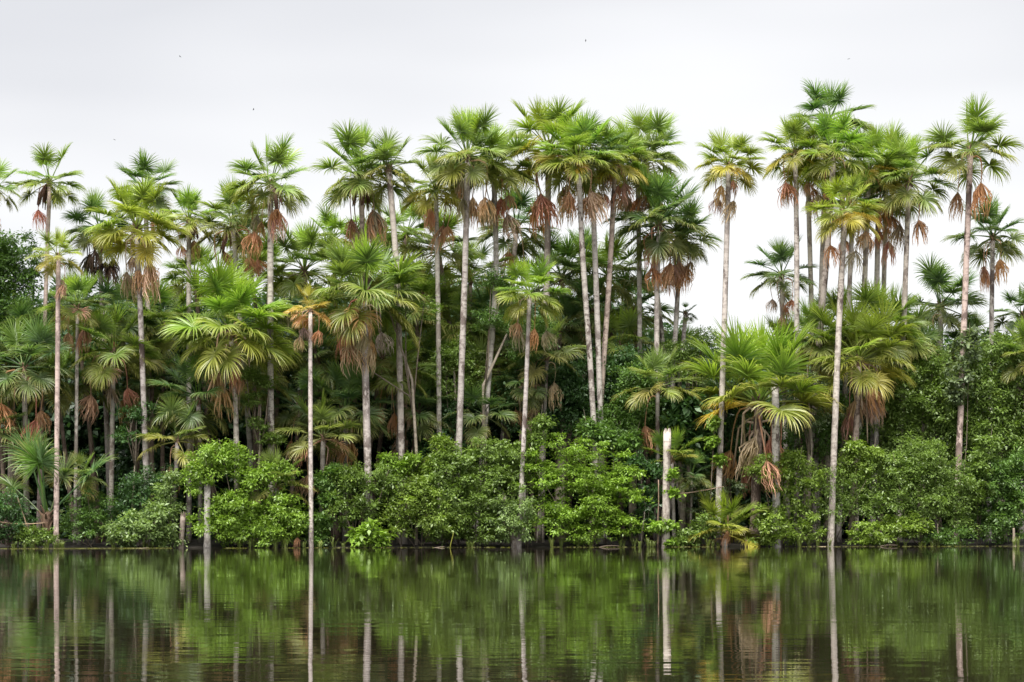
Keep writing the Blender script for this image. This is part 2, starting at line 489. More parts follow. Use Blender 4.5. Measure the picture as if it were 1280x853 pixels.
def trunk_path(pts, d, rng, n_per=9):
    """world points from the ground up to the crown for pixel points listed top to bottom"""
    P = [at(x, y, d) for x, y in pts]
    if len(P) == 1:
        P.append(P[0] + np.array([rng.normal(0, 0.15), 0, -1.0]))
    dirv = P[-1] - P[-2]
    dirv = dirv / max(abs(dirv[2]), 1e-3)
    dirv[0] = max(-0.12, min(0.12, dirv[0]))
    gz = ground_z(P[-1][0], P[-1][1])
    if P[-1][2] > gz + 0.05:
        dz = P[-1][2] - gz
        P.append(P[-1] + np.array([dirv[0] * dz, rng.normal(0, 0.01) * dz, -dz]))
    P = np.array(P[::-1])
    gz = ground_z(P[0][0], P[0][1])
    P[0][2] = gz - 0.25
    # smooth resample
    seg = np.linalg.norm(np.diff(P, axis=0), axis=1); s = np.concatenate([[0], np.cumsum(seg)])
    n = max(6, int(s[-1] / 0.9))
    u = np.linspace(0, s[-1], n)
    Q = np.stack([np.interp(u, s, P[:, k]) for k in range(3)], 1)
    for _ in range(4):
        Q[1:-1] = (Q[:-2] + 2 * Q[1:-1] + Q[2:]) / 4
    return Q

PALM_GROUP = 'fan palms of the lakeside stand'
N_FROND = 0

def palm(pts, R, w, d, pal, n, dead, label, group=None, emin=-42, emax=84, fruit=0, brown=0, tint=None, name='fan_palm', skirt_c=None, seedshift=0, base=True, stalks=0, long_stalks=False, gold=()):
    global N_FROND
    rng = np.random.default_rng(int(abs(pts[0][0]) * 7 + pts[0][1] * 13 + seedshift))
    Q = trunk_path(pts, d, rng)
    k = mpp(pts[0][0], d)
    Rm = R * k * 1.08; rad = w * k / 2 * 0.82
    o = thing(name, tuple(Q[0] + np.array([0, 0, 0.25])), label, 'palm tree', group or PALM_GROUP)
    org = np.array(o.location)
    H = len(Q)
    t = np.linspace(0, 1, H)
    rr = rad * (1.0 - 0.12 * t + 0.28 * np.exp(-t * 14))
    rr *= 1 + rng.normal(0, 0.025, H)
    V, Fc = tube(Q - org, rr, 10, True, 0.02, rng)
    if tint is None:
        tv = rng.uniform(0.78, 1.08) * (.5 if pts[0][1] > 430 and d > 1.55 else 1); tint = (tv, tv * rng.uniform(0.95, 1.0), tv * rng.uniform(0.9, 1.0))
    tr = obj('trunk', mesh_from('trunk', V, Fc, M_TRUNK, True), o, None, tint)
    top = Q[-1] - org
    if R <= 0:
        return o
    if base:
        cb = obj('crown_base', CROWN_BASE[int(rng.integers(3))], tr, tuple(top + np.array([0, 0, 0.02 * Rm])), (1, 1, 1))
        cs = max(Rm * 0.75, rad * 11); cb.scale = (cs, cs, cs); cb.rotation_euler = (0, 0, rng.uniform(0, 6))
    y, m_, old = PAL[pal]
    az = rng.uniform(0, 6.28)
    n = int(n * 1.28)
    for i in range(n):
        f = (i + 0.5) / n
        e = emax + (emin - emax) * f ** 0.86 + rng.normal(0, 5)
        bi = int(np.argmin([abs(e - x) for x in ELEV]))
        me = FROND[bi][int(rng.integers(4))]
        if long_stalks:
            me = LONG[i % 5]
        elif i < 2:
            me = SPEAR[int(rng.integers(3))]
        az += 2.39996 + rng.normal(0, 0.2)
        if f < 0.25: c = lerp3(y, m_, f / 0.25)
        elif f < 0.5: c = m_
        else: c = lerp3(m_, old, min(1, (f - 0.5) / 0.38) * rng.uniform(.6, 1.1))
        b = rng.uniform(0.82, 1.2)
        c = (c[0] * b * rng.uniform(0.92, 1.1), c[1] * b, c[2] * b * rng.uniform(0.85, 1.2))
        fo = obj('frond', me, o, tuple(top + np.array([math.cos(az) * rad * 0.6, math.sin(az) * rad * 0.6, Rm * (0.10 - 0.12 * f)])), (*c, min(1, 0.15 + f ** 1.5)))
        sc = Rm * rng.uniform(0.86, 1.10) * (1.05 - 0.06 * f)
        fo.scale = (sc, sc, sc)
        fo.rotation_euler = (rng.normal(0, 0.22), rng.normal(0, 0.10), az)
        N_FROND += 1
    for ga, gb in gold:                                # single old golden fronds
        fo = obj('frond', FROND[gb][int(rng.integers(4))], o, tuple(top), (.56, .40, .065, .5))
        fo.scale = (Rm * .82,) * 3; fo.rotation_euler = (0, 0, ga)
    for i in range(dead):
        a = (rng.uniform(-0.6, 0.6) if i % 2 else math.pi + rng.uniform(-0.6, 0.6)) if i < 4 else rng.uniform(0, 6.28)
        fo = obj('dead_frond', DEAD[int(rng.integers(len(DEAD)))], o, tuple(top + np.array([0, 0, -Rm * rng.uniform(0.03, 0.22)])),
                 (*[c * rng.uniform(0.85, 1.15) for c in (skirt_c or DEADC[int(rng.integers(4))])], rng.uniform(0.3, 1)))
        sc = Rm * rng.uniform(0.7, 1.12) * (.82 if R > 65 else 1.1); fo.scale = (sc, sc, sc)
        fo.rotation_euler = (rng.normal(0, 0.10), rng.normal(0, 0.10), a)
    for i in range(brown):
        a = rng.uniform(0, 6.28)
        fo = obj('dead_frond', BROWN[int(rng.integers(3))], o, tuple(top + np.array([0, 0, -Rm * 0.04])),
                 (*[c * rng.uniform(0.9, 1.3) for c in DEADC[int(rng.integers(3))]], 0.5))
        sc = Rm * rng.uniform(0.75, 0.95); fo.scale = (sc, sc, sc); fo.rotation_euler = (rng.normal(0, 0.1), 0, a)
    for i in range(stalks):
        fo = obj('dead_stalk', STALK[int(rng.integers(5))], o, tuple(top + np.array([0, 0, -Rm * rng.uniform(.05, .4)])), (.46, .36, .28, .3))
        sc = Rm * rng.uniform(0.7, 1.05); fo.scale = (sc, sc, sc); fo.rotation_euler = (0, 0, rng.uniform(0, 6.28))
    for i in range(fruit):
        a = rng.uniform(0, 6.28)
        fo = obj('fruit_cluster', FRUIT[int(rng.integers(3))], o, tuple(top + np.array([0, 0, -Rm * 0.03])))
        sc = Rm * rng.uniform(0.9, 1.2); fo.scale = (sc, sc, sc); fo.rotation_euler = (0, 0, a)
    return o

# ---- palms: pixel points top to bottom, crown reach, trunk width, metres behind the shore, colour, fronds, dead fronds, label
RED = (0.95, 0.80, 0.77)
PALMS = [
 # the water's edge
 dict(pts=[(73,322),(72,450),(70,687)], R=33, w=8, d=.7, pal='yellow', n=14, dead=2, tint=RED, label='slim palm with small yellowing crown and dark-blotched pinkish trunk standing at the left shore'),
 dict(pts=[(388,388),(388,500),(389,687)], R=31, w=7, d=.6, pal='dying', n=9, dead=3, brown=3, emin=-30, label='thin palm with a dying yellow and rust crown rooted at the water'),
 dict(pts=[(455,372),(457,480),(462,668)], R=74, w=12, d=1.6, pal='green', n=24, dead=7, brown=2, emin=-35, stalks=5, label='thick-trunked palm with a wide low crown and brown skirt above the shrubs'),
 dict(pts=[(662,370),(657,500),(648,687)], R=44, w=7.5, d=.8, pal='bright', n=20, dead=4, emin=-40, label='short pale-trunked palm with lime green mop crown rising from the waterside bush'),
 dict(pts=[(911,208),(905,420),(897,660)], R=42, w=9, d=1.6, pal='yellow', n=19, dead=4, gold=((4.9, 5),), label='lone tall palm with round crown standing clear beside the open sky gap'),
 dict(pts=[(1056,268),(1047,440),(1038,687)], R=46, w=10, d=.9, pal='yellow', n=18, dead=2, gold=((5.8, 5), (4.4, 5)), label='white-trunked palm rooted in the water in front of the crowded tall clump'),
 # second row
 dict(pts=[(62,230),(55,430),(51,560)], R=44, w=7, d=7, pal='green', n=15, dead=1, fruit=2, tint=RED, label='tall thin palm with open crown leaning away from the left broadleaf tree'),
 dict(pts=[(-5,236),(-7,420)], R=34, w=8, d=5, pal='green', n=15, dead=1, label='palm cut by the picture edge with only drooping frond ends showing'),
 dict(pts=[(97,385),(96,470),(95,570)], R=42, w=6, d=4, pal='green', n=16, dead=3, brown=2, label='short slim palm tucked between two taller trunks near the left shore'),
 dict(pts=[(171,288),(176,400),(183,600)], R=60, w=9, d=3, pal='yellow', n=22, dead=5, emin=-35, label='palm with broad yellow-green crown and one rusty tassel against its trunk'),
 dict(pts=[(182,240),(184,340)], R=46, w=8, d=9, pal='dark', n=18, dead=2, label='dark palm peeping over the broad yellow-green crown'),
 dict(pts=[(124,288),(126,340)], R=44, w=8, d=9, pal='dark', n=17, dead=6, fruit=3, skirt_c=(.07,.045,.035), label='dark palm with blackish hanging skirt beside the yellow-green crown'),
 dict(pts=[(236,276),(236,345)], R=37, w=8, d=8, pal='bright', n=18, dead=2, fruit=2, label='palm with a compact bright crown between two bigger palms'),
 dict(pts=[(291,282),(296,345)], R=54, w=8, d=7, pal='olive', n=18, dead=4, fruit=2, label='palm with ragged olive crown and red tassels just behind the tall white trunk'),
 dict(pts=[(338,232),(338,420),(339,590)], R=52, w=10, d=3, pal='green', n=19, dead=5, fruit=1, label='tall palm with straight white trunk and feathery dark-centred crown'),
 dict(pts=[(288,415),(294,470),(296,590)], R=78, w=9, d=2.5, pal='bright', n=28, dead=4, brown=0, emin=-38, stalks=6, label='low palm with the widest fluffy light green crown'),
 dict(pts=[(451,222),(454,330),(456,420)], R=58, w=9, d=4.5, pal='green', n=22, dead=4, fruit=3, tint=(.85,.72,.68), label='tall palm with dense round crown and looping fruit stalks above low crowns'),
 dict(pts=[(486,212),(497,345),(503,610)], R=42, w=10, d=3.2, pal='olive', n=13, dead=0, label='tall grey-trunked palm half hidden by its round-crowned neighbour'),
 dict(pts=[(545,238),(548,400),(549,570)], R=46, w=8, d=5, pal='yellow', n=19, dead=4, gold=((3.0, 5),), label='palm with yellow drooping side frond left of the taller leaning pair'),
 dict(pts=[(585,198),(580,380),(573,572)], R=56, w=10, d=3, pal='green', n=24, dead=6, label='very tall palm with thick green head and pale leaning trunk'),
 dict(pts=[(617,212),(621,330),(617,400),(603,570)], R=54, w=9, d=4.8, pal='green', n=22, dead=6, label='very tall palm with a bent trunk and heavy red-brown skirt'),
 dict(pts=[(686,188),(684,330),(679,530)], R=60, w=10, d=6, pal='yellow', n=22, dead=5, fruit=4, label='tall palm with a spiky yellow crown highest of the middle group'),
 dict(pts=[(723,203),(728,320),(737,440),(745,580)], R=54, w=9, d=3, pal='bright', n=23, dead=4, gold=((4.6, 5),), label='tall lime-crowned palm whose white trunk curves towards the bright bush'),
 dict(pts=[(739,196),(745,350),(750,505)], R=46, w=9, d=4.8, pal='dark', n=19, dead=4, label='palm with a dark crown directly behind the lime-crowned one'),
 dict(pts=[(769,204),(763,330),(752,490)], R=45, w=8.5, d=5.2, pal='orange', n=20, dead=4, brown=2, tint=(.9,.78,.72), gold=((3.4, 4),), label='palm with one rust-red frond hanging at the side of its crown'),
 dict(pts=[(797,210),(799,330),(800,470)], R=46, w=8, d=8, pal='olive', n=18, dead=4, label='slim palm with olive crown behind the dense dark-crowned one'),
 dict(pts=[(808,196),(818,330),(834,480)], R=52, w=7, d=9, pal='green', n=19, dead=2, label='palm with crown spreading over the sky gap and leaning dark trunk'),
 dict(pts=[(824,282),(821,350),(821,460)], R=60, w=8.5, d=6, pal='dark', n=26, dead=4, emin=-40, label='shorter palm with dense dark green dome crown and mottled trunk'),
 dict(pts=[(851,298),(843,440)], R=46, w=8, d=7, pal='dark', n=18, dead=6, brown=2, label='dark palm with hanging red-brown tassels facing the open sky gap'),
 dict(pts=[(857,393),(852,450)], R=15, w=7, d=8, pal='dark', n=9, dead=0, label='stubby small palm with tiny ragged crown against the sky'),
 # right clump
 dict(pts=[(994,192),(996,300),(996,430)], R=44, w=8.5, d=6, pal='yellow', n=19, dead=3, label='leftmost tall palm of the crowded clump with straight pale trunk'),
 dict(pts=[(1009,200),(1015,400)], R=38, w=8, d=8, pal='green', n=15, dead=4, label='thin palm squeezed behind the clump edge with dull red tassels'),
 dict(pts=[(1036,154),(1030,260),(1026,390)], R=50, w=9, d=8, pal='dark', n=17, dead=1, label='highest palm of the crowded clump with open dark crown'),
 dict(pts=[(1042,196),(1036,290),(1024,430)], R=54, w=10, d=5, pal='bright', n=24, dead=3, tint=(.75,.7,.68), label='leaning palm with mottled grey trunk and bright full crown in the clump'),
 dict(pts=[(1066,262),(1061,380)], R=42, w=8, d=5.5, pal='orange', n=16, dead=2, gold=((5.2, 5), (4.2, 5), (0.1, 5)), label='palm with golden drooping fronds in the heart of the clump'),
 dict(pts=[(1086,216),(1079,400)], R=46, w=9, d=7, pal='orange', n=19, dead=2, brown=1, gold=((5.6, 4), (4.4, 5)), label='palm with a brownish-gold fan frond beside the golden one'),
 dict(pts=[(1098,256),(1095,400)], R=44, w=9, d=8, pal='dark', n=17, dead=5, label='lower dark palm of the clump with long hanging brown tassels'),
 dict(pts=[(1108,206),(1104,400)], R=46, w=8, d=10, pal='green', n=18, dead=1, label='green palm at the back of the crowded clump'),
 dict(pts=[(1136,228),(1130,400),(1128,480)], R=54, w=9, d=6, pal='green', n=20, dead=3, emin=-40, label='rightmost palm of the clump with wide crown and smooth white trunk'),
 dict(pts=[(1213,190),(1206,380),(1197,610)], R=58, w=10, d=4, pal='green', n=17, dead=2, emin=-30, tint=RED, label='tall isolated palm with reddish blotched trunk wrapped by a climbing vine'),
 dict(pts=[(1241,298),(1239,430)], R=48, w=8, d=9, pal='dark', n=17, dead=3, label='shorter dark palm right beside the vine-wrapped one'),
 dict(pts=[(977,345),(979,430)], R=42, w=8, d=9, pal='dark', n=15, dead=4, label='small dark palm with two rust tassels in front of pale sky'),
 dict(pts=[(948,505),(945,610)], R=90, w=16, d=2.2, pal='bright', n=20, dead=8, emin=2, gold=((3.3, 5), (2.9, 4)), emax=86, tint=(.6,.5,.45), stalks=9, label='squat palm with huge fresh green fountain crown and thick brown skirt'),
 dict(pts=[(1074,452),(1068,590)], R=70, w=10, d=3.5, pal='yellow', n=22, dead=6, emin=-35, tint=(.7,.6,.55), stalks=4, label='low palm with yellow fans and fat terracotta tassels'),
 dict(pts=[(1100,418),(1098,470)], R=60, w=9, d=6, pal='green', n=20, dead=0, label='bluish green low palm behind the terracotta tassels'),
 dict(pts=[(1024,432),(1022,500)], R=52, w=9, d=5.5, pal='green', n=18, dead=2, label='low palm crown between the fountain palm and the white clump trunk'),
 dict(pts=[(1176,385),(1175,450)], R=56, w=9, d=14, pal='dark', n=20, dead=1, label='dark palm silhouette between the clump and the vine-wrapped trunk'),
 dict(pts=[(1284,450),(1284,520)], R=46, w=9, d=4, pal='green', n=18, dead=2, label='palm at the right picture edge with drooping fronds and a pink-brown tassel'),
 dict(pts=[(1278,395),(1278,450)], R=36, w=8, d=13, pal='dark', n=15, dead=0, label='small dark crown above the drooping right-edge palm'),
 # middle heights
 dict(pts=[(645,288),(641,350)], R=50, w=8, d=12, pal='dark', n=19, dead=2, label='dark open-crowned palm showing sky through its fronds behind the tall middle trunks'),
 dict(pts=[(684,445),(680,540)], R=46, w=6, d=5, pal='olive', n=14, dead=2, emin=-30, label='low olive palm with short brown trunk behind the bright bush'),
 dict(pts=[(30,462),(32,560)], R=62, w=9, d=3.5, pal='dark', n=20, dead=4, label='low dark palm against the big left broadleaf tree'),
 dict(pts=[(142,442),(140,560)], R=56, w=8, d=4.5, pal='green', n=18, dead=3, brown=2, label='low palm with brown lower fans left of the yellow-green palm trunk'),
 dict(pts=[(248,500),(250,600)], R=56, w=8, d=3.5, pal='dark', n=17, dead=1, label='low deep green palm below the fluffy crown'),
 dict(pts=[(222,552),(217,640)], R=46, w=8, d=2.6, pal='olive', n=13, dead=1, emin=-25, label='low olive palm with straw-tipped fans beside the yellow-green palm trunk'),
 dict(pts=[(432,515),(432,610)], R=58, w=9, d=4.5, pal='dark', n=18, dead=2, stalks=4, label='low palm with a fresh green spear behind the thick trunk'),
 dict(pts=[(404,548),(402,640)], R=50, w=8, d=2.2, pal='olive', n=13, dead=2, brown=2, emin=-25, label='low drooping palm with olive and brown fans behind the thin dying palm'),
 dict(pts=[(346,608),(344,670)], R=42, w=8, d=1.6, pal='olive', n=12, dead=1, emin=-20, label='low straw-coloured palm beside the yellow-green shrub'),
 dict(pts=[(497,470),(498,560)], R=46, w=8, d=5, pal='green', n=15, dead=4, stalks=7, label='low palm hung with brown skirt between two pale trunks'),
 dict(pts=[(58,650),(58,686)], R=95, w=8, d=1.2, pal='dark', n=6, dead=0, emin=52, emax=80, long_stalks=True, label='young stemless palm with long upright stalks at the left water edge'),
 dict(pts=[(100,600),(99,660)], R=30, w=6, d=2.2, pal='olive', n=11, dead=0, label='small olive palm behind the pinkish blotched trunk'),
 dict(pts=[(822,486),(822,560)], R=48, w=7, d=3, pal='olive', n=14, dead=1, emin=-30, label='low palm with yellowish stalks over the bare broken trunk'),
 dict(pts=[(865,596),(863,670)], R=30, w=4, d=2.5, pal='dark', n=12, dead=0, label='little dark umbrella palm in the shade beside the broken trunk'),
 dict(pts=[(840,575),(842,650)], R=40, w=6, d=2.0, pal='bright', n=10, dead=0, emin=0, label='young bright green palm just behind the broken trunk'),
 dict(pts=[(906,668),(906,688)], R=54, w=9, d=.9, pal='yellow', n=14, dead=1, brown=2, emin=-12, label='young yellow-green palm spilling over the water below the fountain palm'),
 dict(pts=[(604,520),(604,600)], R=42, w=6, d=5, pal='dark', n=12, dead=0, label='low dark palm behind the bent trunk'),
 dict(pts=[(655,480),(655,560)], R=40, w=7, d=5.5, pal='dark', n=13, dead=5, stalks=7, label='low palm with pale dead stalks behind the lime mop palm'),
]
for p in PALMS:
    palm(**p)

# crowded crowns of the middle distance
FILL = [(380,328,56,7,'green','mid-green low palm crown behind the dying rust-crowned palm'),
 (416,292,40,10,'bright','bright green low crown left of the looping fruit stalks'),
 (508,282,44,11,'green','mid-green crown right of the grey-trunked palm, its tips against the sky'),
 (548,304,54,9,'green','broad mid-green crown below the yellow drooping side frond'),
 (338,334,46,11,'green','mid-green crown crossed by the straight white trunk'),
 (588,338,52,12,'green','mid-green crown behind the pale leaning trunk of the thick-headed palm'),
 (702,338,52,13,'dark','dark crown between the spiky yellow palm and the curving white trunk'),
 (760,336,54,12,'green','mid-green crown behind the palm with the rust-red frond'),
 (728,318,40,14,'dark','small dark crown glimpsed between two pale trunks of the middle group'),
 (792,378,52,13,'dark','dark crown behind the trunk of the slim olive palm'),
 (612,388,44,10,'dark','dark crown behind the bend of the bent trunk'),
 (520,372,56,8,'green','mid-green crown behind the flat leafy sprays of the small tree'),
 (398,436,48,8,'dark','dark low crown right of the thin dying palm trunk'),
 (244,338,44,13,'green','mid-green crown under the compact bright crown'),
 (204,398,54,9,'green','mid-green crown right of the rusty tassel palm, beside the fluffy crown'),
 (150,388,54,9,'dark','dark crown under the blackish hanging skirt'),
 (566,400,48,9,'green','mid-green crown left of the thick-headed palm trunk'),
 (466,318,52,11,'green','mid-green crown between the round-crowned palm and grey trunk'),
 (740,380,48,11,'dark','dark crown behind the crossing of the three pale trunks'),
 (350,420,48,8,'green','mid-green low crown right of the fluffy light green crown'),
 (92,372,40,9,'dark','dark crown behind the short slim palm tucked between taller trunks'),
 (20,420,52,7,'dark','dark crown low against the leaves of the left broadleaf tree'),
 (848,436,40,11,'dark','dark crown at the bottom of the open sky gap'),
 (1052,400,52,9,'green','mid-green low crown under the leaning mottled grey trunk'),
 (1128,420,54,8,'green','mid-green low crown at the foot of the smooth white clump trunk'),
 (640,420,44,9,'dark','dark low crown left of the lime mop palm trunk'),
 (310,300,40,13,'dark','dark crown between ragged olive crown and straight white trunk'),
 (440,440,46,9,'dark','dark shaded crown left of the thick trunk under its brown skirt'),
 (530,450,44,9,'dark','dark low crown right of the grey trunk in the hollow'),
 (700,400,46,12,'dark','dark crown over the low olive palm with short brown trunk'),
 (-20,470,50,5,'dark','dark crown half outside the picture beside the low dark palm'),
 (0,530,46,4,'dark','lowest dark crown under the left broadleaf tree'),
 (190,470,44,8,'dark','dark low crown behind the yellow-green palm trunk'),
 (1215,420,40,14,'dark','dark crown behind the climbing vine top'),
 (70,470,46,6,'green','mid-green low crown behind the pinkish blotched trunk'),
 (108,470,44,7,'dark','dark low crown right of the short slim palm trunk'),
 (172,430,48,8,'olive','olive low crown left of the yellow-green palm trunk'),
 (318,462,46,6,'olive','olive low crown between fluffy palm trunk and straight white trunk'),
 (478,436,50,6,'olive','olive low crown right of the thick trunk, above dead stalks'),
 (522,505,44,6,'dark','dark low crown between the grey trunk and the yellow-frond palm trunk'),
 (556,446,44,8,'green','mid-green low crown in front of the hollow between two pale trunks'),
 (605,458,44,8,'olive','olive low crown beside the bend of the bent trunk'),
 (375,500,46,6,'dark','dark low crown left of the thin dying palm trunk'),
 (775,420,46,9,'green','mid-green crown under the slim olive palm'),
 (905,470,44,7,'dark','dark crown left of the fountain palm'),
 (985,430,46,9,'green','mid-green crown under the small dark palm with rust tassels'),
 (1150,440,44,10,'dark','dark crown between the smooth white clump trunk and vine')]
for i, (x, y, R, d, pal, lab) in enumerate(FILL):
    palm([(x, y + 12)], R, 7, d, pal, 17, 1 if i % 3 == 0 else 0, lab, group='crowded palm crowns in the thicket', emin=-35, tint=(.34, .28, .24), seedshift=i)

# bare trunks without crowns
def bare_trunk(pts, w, d, label, tint=(1, 1, 1), lean=0.0):
    rng = np.random.default_rng(int(pts[0][0]))
    Q = trunk_path(pts, d, rng)
    k = mpp(pts[0][0], d); rad = w * k / 2
    o = thing('broken_palm_trunk', tuple(Q[0] + np.array([0, 0, 0.25])), label, 'dead trunk', 'bare broken palm trunks at the shore')
    org = np.array(o.location)
    t = np.linspace(0, 1, len(Q))
    V, Fc = tube(Q - org, rad * (1 + 0.25 * np.exp(-t * 8)) * (1 + rng.normal(0, 0.03, len(Q))), 12, True, 0.03, rng)
    tr = obj('trunk', mesh_from('trunk', V, Fc, M_TRUNK, True), o, None, tint)
    parts = []                                  # splintered top
    for i in range(9):
        a = i * 0.7 + rng.uniform(0, .3); c, s = math.cos(a) * rad * 0.7, math.sin(a) * rad * 0.7
        p = Q[-1] - org + np.array([c, s, -0.05]); h = rng.uniform(0.06, 0.35)
        parts.append(tube([p, p + np.array([c * .05, s * .05, h * .6]), p + np.array([c * .1, s * .1, h])], [rad * .38, rad * .25, rad * .04], 5))
    V, Fc = merge(parts)
    obj('splintered_top', mesh_from('splintered_top', V, Fc, M_TRUNK), tr, None, tint)
bare_trunk([(834,540),(833,610),(832,688)], 9.5, .6, 'pale broken trunk with leafy climbers standing in dark gap beside bright bush', (.82, .78, .74))
bare_trunk([(969,476),(970,580),(971,690)], 9.5, .8, 'tall bare white trunk ending in front of the fountain palm crown')
bare_trunk([(259,610),(259,688)], 8, .6, 'white trunk stump half wrapped by the yellow-green shrub')
bare_trunk([(229,645),(226,688)], 6.5, .5, 'short thin stump with frayed top between two shore shrubs', (.4, .36, .32))
bare_trunk([(627,618),(641,660),(645,690)], 9, 1.0, 'weathered grey stump at the foot of the lime mop palm', (.7, .66, .62))

# ------------------------------------------------------------------ broadleaf shrubs and trees
def leaf_cloud(lobes, leaf, dens, rng, plate=0.0, clump=0.30, inner=0.45, per=22, ar=0.42, sub=True):
    """leaves in clumps spread over the outer part of ellipsoid lobes (cx,cy,cz,rx,ry,rz); returns quads"""
    C, ON, TN = [], [], []
    if sub:
        big, lobes = lobes, []
        for (cx, cy, cz, rx, ry, rz) in big:
            m = int(np.clip(6 + 3.2 * rx * rz, 8, 24)); ph = rng.uniform(0, 6.28)
            for i in range(m):
                if rng.random() < .14: continue
                zz = 1 - 2 * (i + .5) / m; aa = ph + i * 2.39996; hh = math.sqrt(1 - zz * zz)
                f = rng.uniform(.45, 1.0); q = rng.uniform(.42, .58) - .34 * max(0, f - .55) / .45
                f += .1 * plate
                lobes.append((cx + math.cos(aa) * hh * rx * f, cy + math.sin(aa) * hh * ry * f, cz + zz * rz * f,
                              max(.25, rx * q), max(.25, ry * q), max(.16, rz * q * rng.uniform(.75, 1.0) * (1 - .5 * plate))))
            if plate < .5: lobes.append((cx, cy + .15, cz, rx * .6, ry * .5, rz * .6))
    for (cx, cy, cz, rx, ry, rz) in lobes:
        area = 4 * math.pi * ((rx * ry) ** 1.6 / 3 + (rx * rz) ** 1.6 / 3 + (ry * rz) ** 1.6 / 3) ** (1 / 1.6)
        nC = max(6, int(area * dens * (.92 if sub else 1.5)))
        u = nrm(rng.normal(0, 1, (nC, 3)) + np.array([0, 0, 0.45 if sub else 0]))
        # bumpy outline: radius varies with direction
        bump = 1 + 0.24 * np.sin(u[:, 0] * 5.1 + cx) * np.sin(u[:, 2] * 4.3 + cz * 2) + 0.2 * np.sin(u[:, 1] * 7 + u[:, 2] * 6 + cx * 3)
        r = (inner + (1 - inner) * rng.random(nC) ** 0.55) * bump
        p = u * r[:, None] * np.array([rx, ry, rz]) + np.array([cx, cy, cz])
        C.append(p); ON.append(nrm(u / np.array([rx, ry, rz]))); TN.append(np.full(nC, rng.random()))
    C = np.concatenate(C); ON = np.concatenate(ON); TN = np.concatenate(TN)
    ok = C[:, 2] > 0.12
    C, ON, TN = C[ok], ON[ok], TN[ok]
    n = len(C)
    cs = rng.uniform(0.6, 1.35, n) * clump
    tone = .5 * rng.random(n) + .5 * TN
    off = rng.normal(0, 1, (n, per, 3)) * np.array([1, 1, 0.62 - 0.36 * plate]) * cs[:, None, None] * 0.62
    P = C[:, None, :] + off
    out = nrm(off * np.array([1, 1, 1 - plate]) + ON[:, None, :] * 0.35 * cs[:, None, None] + np.array([0, 0, -0.10]) * cs[:, None, None])
    dirv = nrm(out + rng.normal(0, 0.35, out.shape) + np.array([0, 0, -0.12]))
    up = nrm(np.array([0, 0, 1.0]) * (0.8 + plate) + ON[:, None, :] * 0.55 + rng.normal(0, 0.42, out.shape))
    P = P.reshape(-1, 3); dirv = dirv.reshape(-1, 3); up = up.reshape(-1, 3)
    side = nrm(np.cross(dirv, up)); nn = np.cross(side, dirv)
    ln = (leaf * rng.uniform(0.55, 1.3, len(P)) * np.repeat(rng.uniform(.8, 1.25, n), per))[:, None]
    wd = ln * ar * 0.5
    base = P - dirv * ln * 0.5; tip = P + dirv * ln * 0.5 - nn * ln * 0.10
    l_ = P - side * wd + nn * ln * 0.07; r_ = P + side * wd + nn * ln * 0.07
    V = np.stack([base, r_, tip, l_], 1).reshape(-1, 3)
    V[:, 2] = np.maximum(V[:, 2], 0.02)
    Fq = np.arange(len(V)).reshape(-1, 4)
    v = np.clip(0.62 * np.repeat(tone, per) + 0.38 * rng.random(len(P)), 0, 1)
    return V, Fq, np.repeat(v, 4)

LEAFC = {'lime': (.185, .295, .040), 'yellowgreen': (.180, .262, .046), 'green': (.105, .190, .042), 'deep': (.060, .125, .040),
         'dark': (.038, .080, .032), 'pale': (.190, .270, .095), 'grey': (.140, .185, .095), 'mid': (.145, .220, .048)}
N_LEAF = 0

